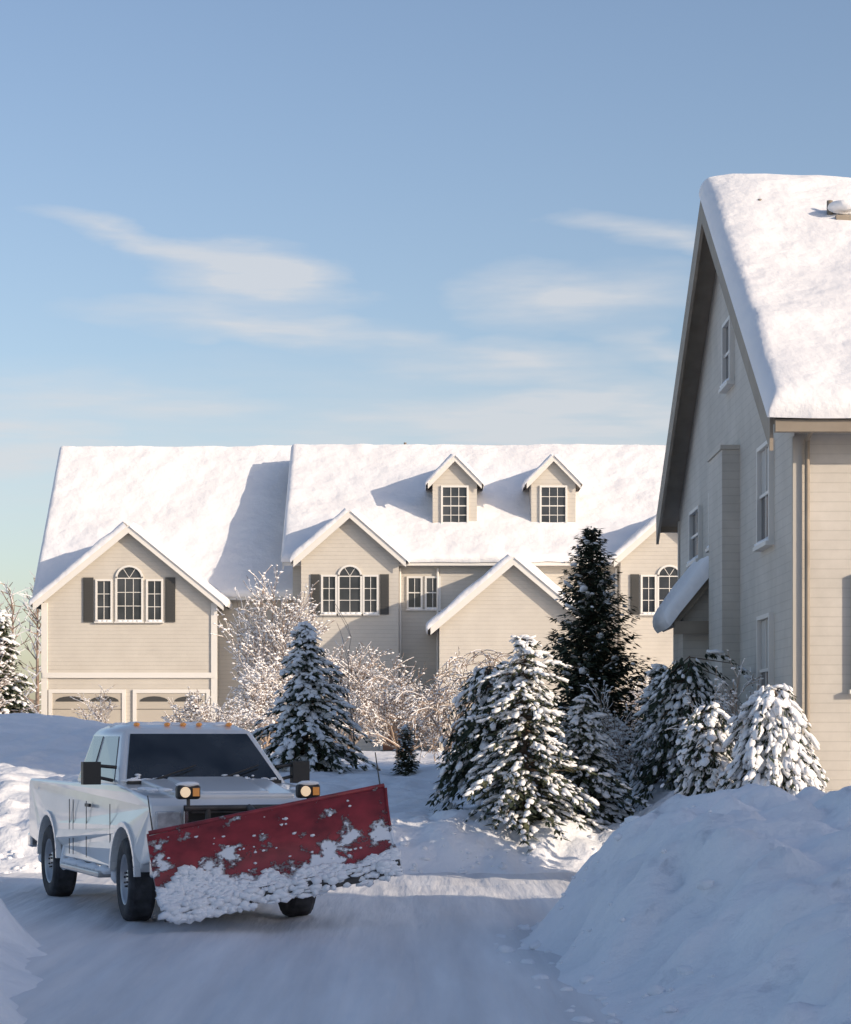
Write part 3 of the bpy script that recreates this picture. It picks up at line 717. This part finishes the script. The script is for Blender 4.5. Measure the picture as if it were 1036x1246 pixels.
# ------------------------------------------------------------------ light & sky
az = math.radians(90+33); el = math.radians(18)
sd = Vector((math.sin(az)*math.cos(el), math.cos(az)*math.cos(el), math.sin(el)))
ld = bpy.data.lights.new('sun', 'SUN'); ld.energy = 4.3; ld.angle = math.radians(.5); ld.color = (1, .83, .64)
sun = bpy.data.objects.new('sun', ld); scene.collection.objects.link(sun); sun.rotation_euler = sd.to_track_quat('Z', 'Y').to_euler(); sun.location = (60, -40, 40)

w = bpy.data.worlds.new('World'); scene.world = w; w.use_nodes = True
nt = w.node_tree; N, L = nt.nodes, nt.links; bg = N['Background']
sky = N.new('ShaderNodeTexSky'); sky.sky_type = 'NISHITA'; sky.sun_disc = False; sky.sun_elevation = el; sky.sun_rotation = az
sky.air_density = 1.0; sky.dust_density = 1.2; sky.ozone_density = 1.6
tint = N.new('ShaderNodeMixRGB'); tint.blend_type = 'MULTIPLY'; tint.inputs[0].default_value = 1; tint.inputs[2].default_value = (1.08, 1.02, 1.05, 1)
L.new(sky.outputs[0], tint.inputs[1])
tc = N.new('ShaderNodeTexCoord')
nd = N.new('ShaderNodeTexNoise'); nd.inputs['Scale'].default_value = 16; nd.inputs['Detail'].default_value = 5
mpn = N.new('ShaderNodeMapping'); mpn.inputs['Scale'].default_value = (1,1,3.5); L.new(tc.outputs['Generated'], mpn.inputs[0]); L.new(mpn.outputs[0], nd.inputs['Vector'])
off = N.new('ShaderNodeVectorMath'); off.operation = 'SUBTRACT'; off.inputs[1].default_value = (.5,.5,.5); L.new(nd.outputs['Color'], off.inputs[0])
sc = N.new('ShaderNodeVectorMath'); sc.operation = 'MULTIPLY'; sc.inputs[1].default_value = (.09,.0,.024); L.new(off.outputs[0], sc.inputs[0])
av = N.new('ShaderNodeVectorMath'); av.operation = 'ADD'; L.new(tc.outputs['Generated'], av.inputs[0]); L.new(sc.outputs[0], av.inputs[1])
clouds = [(-.075,.198,.06,.015,8,.9),(-.13,.213,.06,.007,9,.65),(-.055,.197,.035,.012,3,.6),(-.085,.178,.08,.011,4,.75),(-.045,.172,.055,.009,2,.6),(.045,.187,.04,.017,0,.75),(.085,.188,.05,.014,-3,.6),
          (.03,.162,.065,.010,1,.75),(.10,.212,.045,.009,10,.7),(.10,.165,.035,.009,14,.7),(-.19,.125,.06,.015,0,.8),(.06,.137,.10,.016,0,.75),(.07,.148,.05,.009,-4,.6),(-.13,.145,.08,.012,0,.5),(.0,.118,.4,.05,0,.6)]
acc = None
for (cx, cz, a, h_, tl, st) in clouds:
    m = N.new('ShaderNodeMapping'); m.vector_type = 'TEXTURE'
    m.inputs['Location'].default_value = (cx, .97, cz); m.inputs['Rotation'].default_value = (0, math.radians(tl), 0); m.inputs['Scale'].default_value = (a, 1, h_)
    L.new(av.outputs[0], m.inputs[0])
    g = N.new('ShaderNodeTexGradient'); g.gradient_type = 'SPHERICAL'; L.new(m.outputs[0], g.inputs[0])
    sm = N.new('ShaderNodeMath'); sm.operation = 'MULTIPLY'; sm.inputs[1].default_value = st*1.5; L.new(g.outputs['Fac'], sm.inputs[0])
    if acc is None: acc = sm.outputs[0]
    else:
        ad = N.new('ShaderNodeMath'); ad.operation = 'ADD'; L.new(acc, ad.inputs[0]); L.new(sm.outputs[0], ad.inputs[1]); acc = ad.outputs[0]
wn = N.new('ShaderNodeTexNoise'); wn.inputs['Scale'].default_value = 30; wn.inputs['Detail'].default_value = 7
mw = N.new('ShaderNodeMapping'); mw.inputs['Scale'].default_value = (.7,1,6); mw.inputs['Rotation'].default_value = (0, math.radians(6), 0)
L.new(tc.outputs['Generated'], mw.inputs[0]); L.new(mw.outputs[0], wn.inputs['Vector'])
wr = N.new('ShaderNodeMapRange'); wr.inputs[1].default_value = .3; wr.inputs[2].default_value = .7; wr.inputs[3].default_value = .45; wr.inputs[4].default_value = 1.1; L.new(wn.outputs['Fac'], wr.inputs[0])
mm = N.new('ShaderNodeMath'); mm.operation = 'MULTIPLY'; mm.use_clamp = True; L.new(acc, mm.inputs[0]); L.new(wr.outputs[0], mm.inputs[1])
m8 = N.new('ShaderNodeMath'); m8.operation = 'MULTIPLY'; m8.inputs[1].default_value = .74; L.new(mm.outputs[0], m8.inputs[0])
mx = N.new('ShaderNodeMixRGB'); L.new(m8.outputs[0], mx.inputs[0]); L.new(tint.outputs[0], mx.inputs[1]); mx.inputs[2].default_value = (4.7, 4.75, 4.9, 1)
L.new(mx.outputs[0], bg.inputs['Color']); bg.inputs['Strength'].default_value = .15

# ------------------------------------------------------------------ camera
cd = bpy.data.cameras.new('camera'); cam = bpy.data.objects.new('camera', cd); scene.collection.objects.link(cam)
cam.location = (0, 0, 1.9); cam.rotation_euler = (math.radians(90), 0, 0)
cd.sensor_fit = 'VERTICAL'; cd.sensor_height = 36; cd.sensor_width = 36; cd.lens = 80.4; cd.shift_y = .218
cd.clip_start = .1; cd.clip_end = 5000
scene.camera = cam
print('faces', sum(len(o.data.polygons) for o in scene.objects if o.type == 'MESH'))
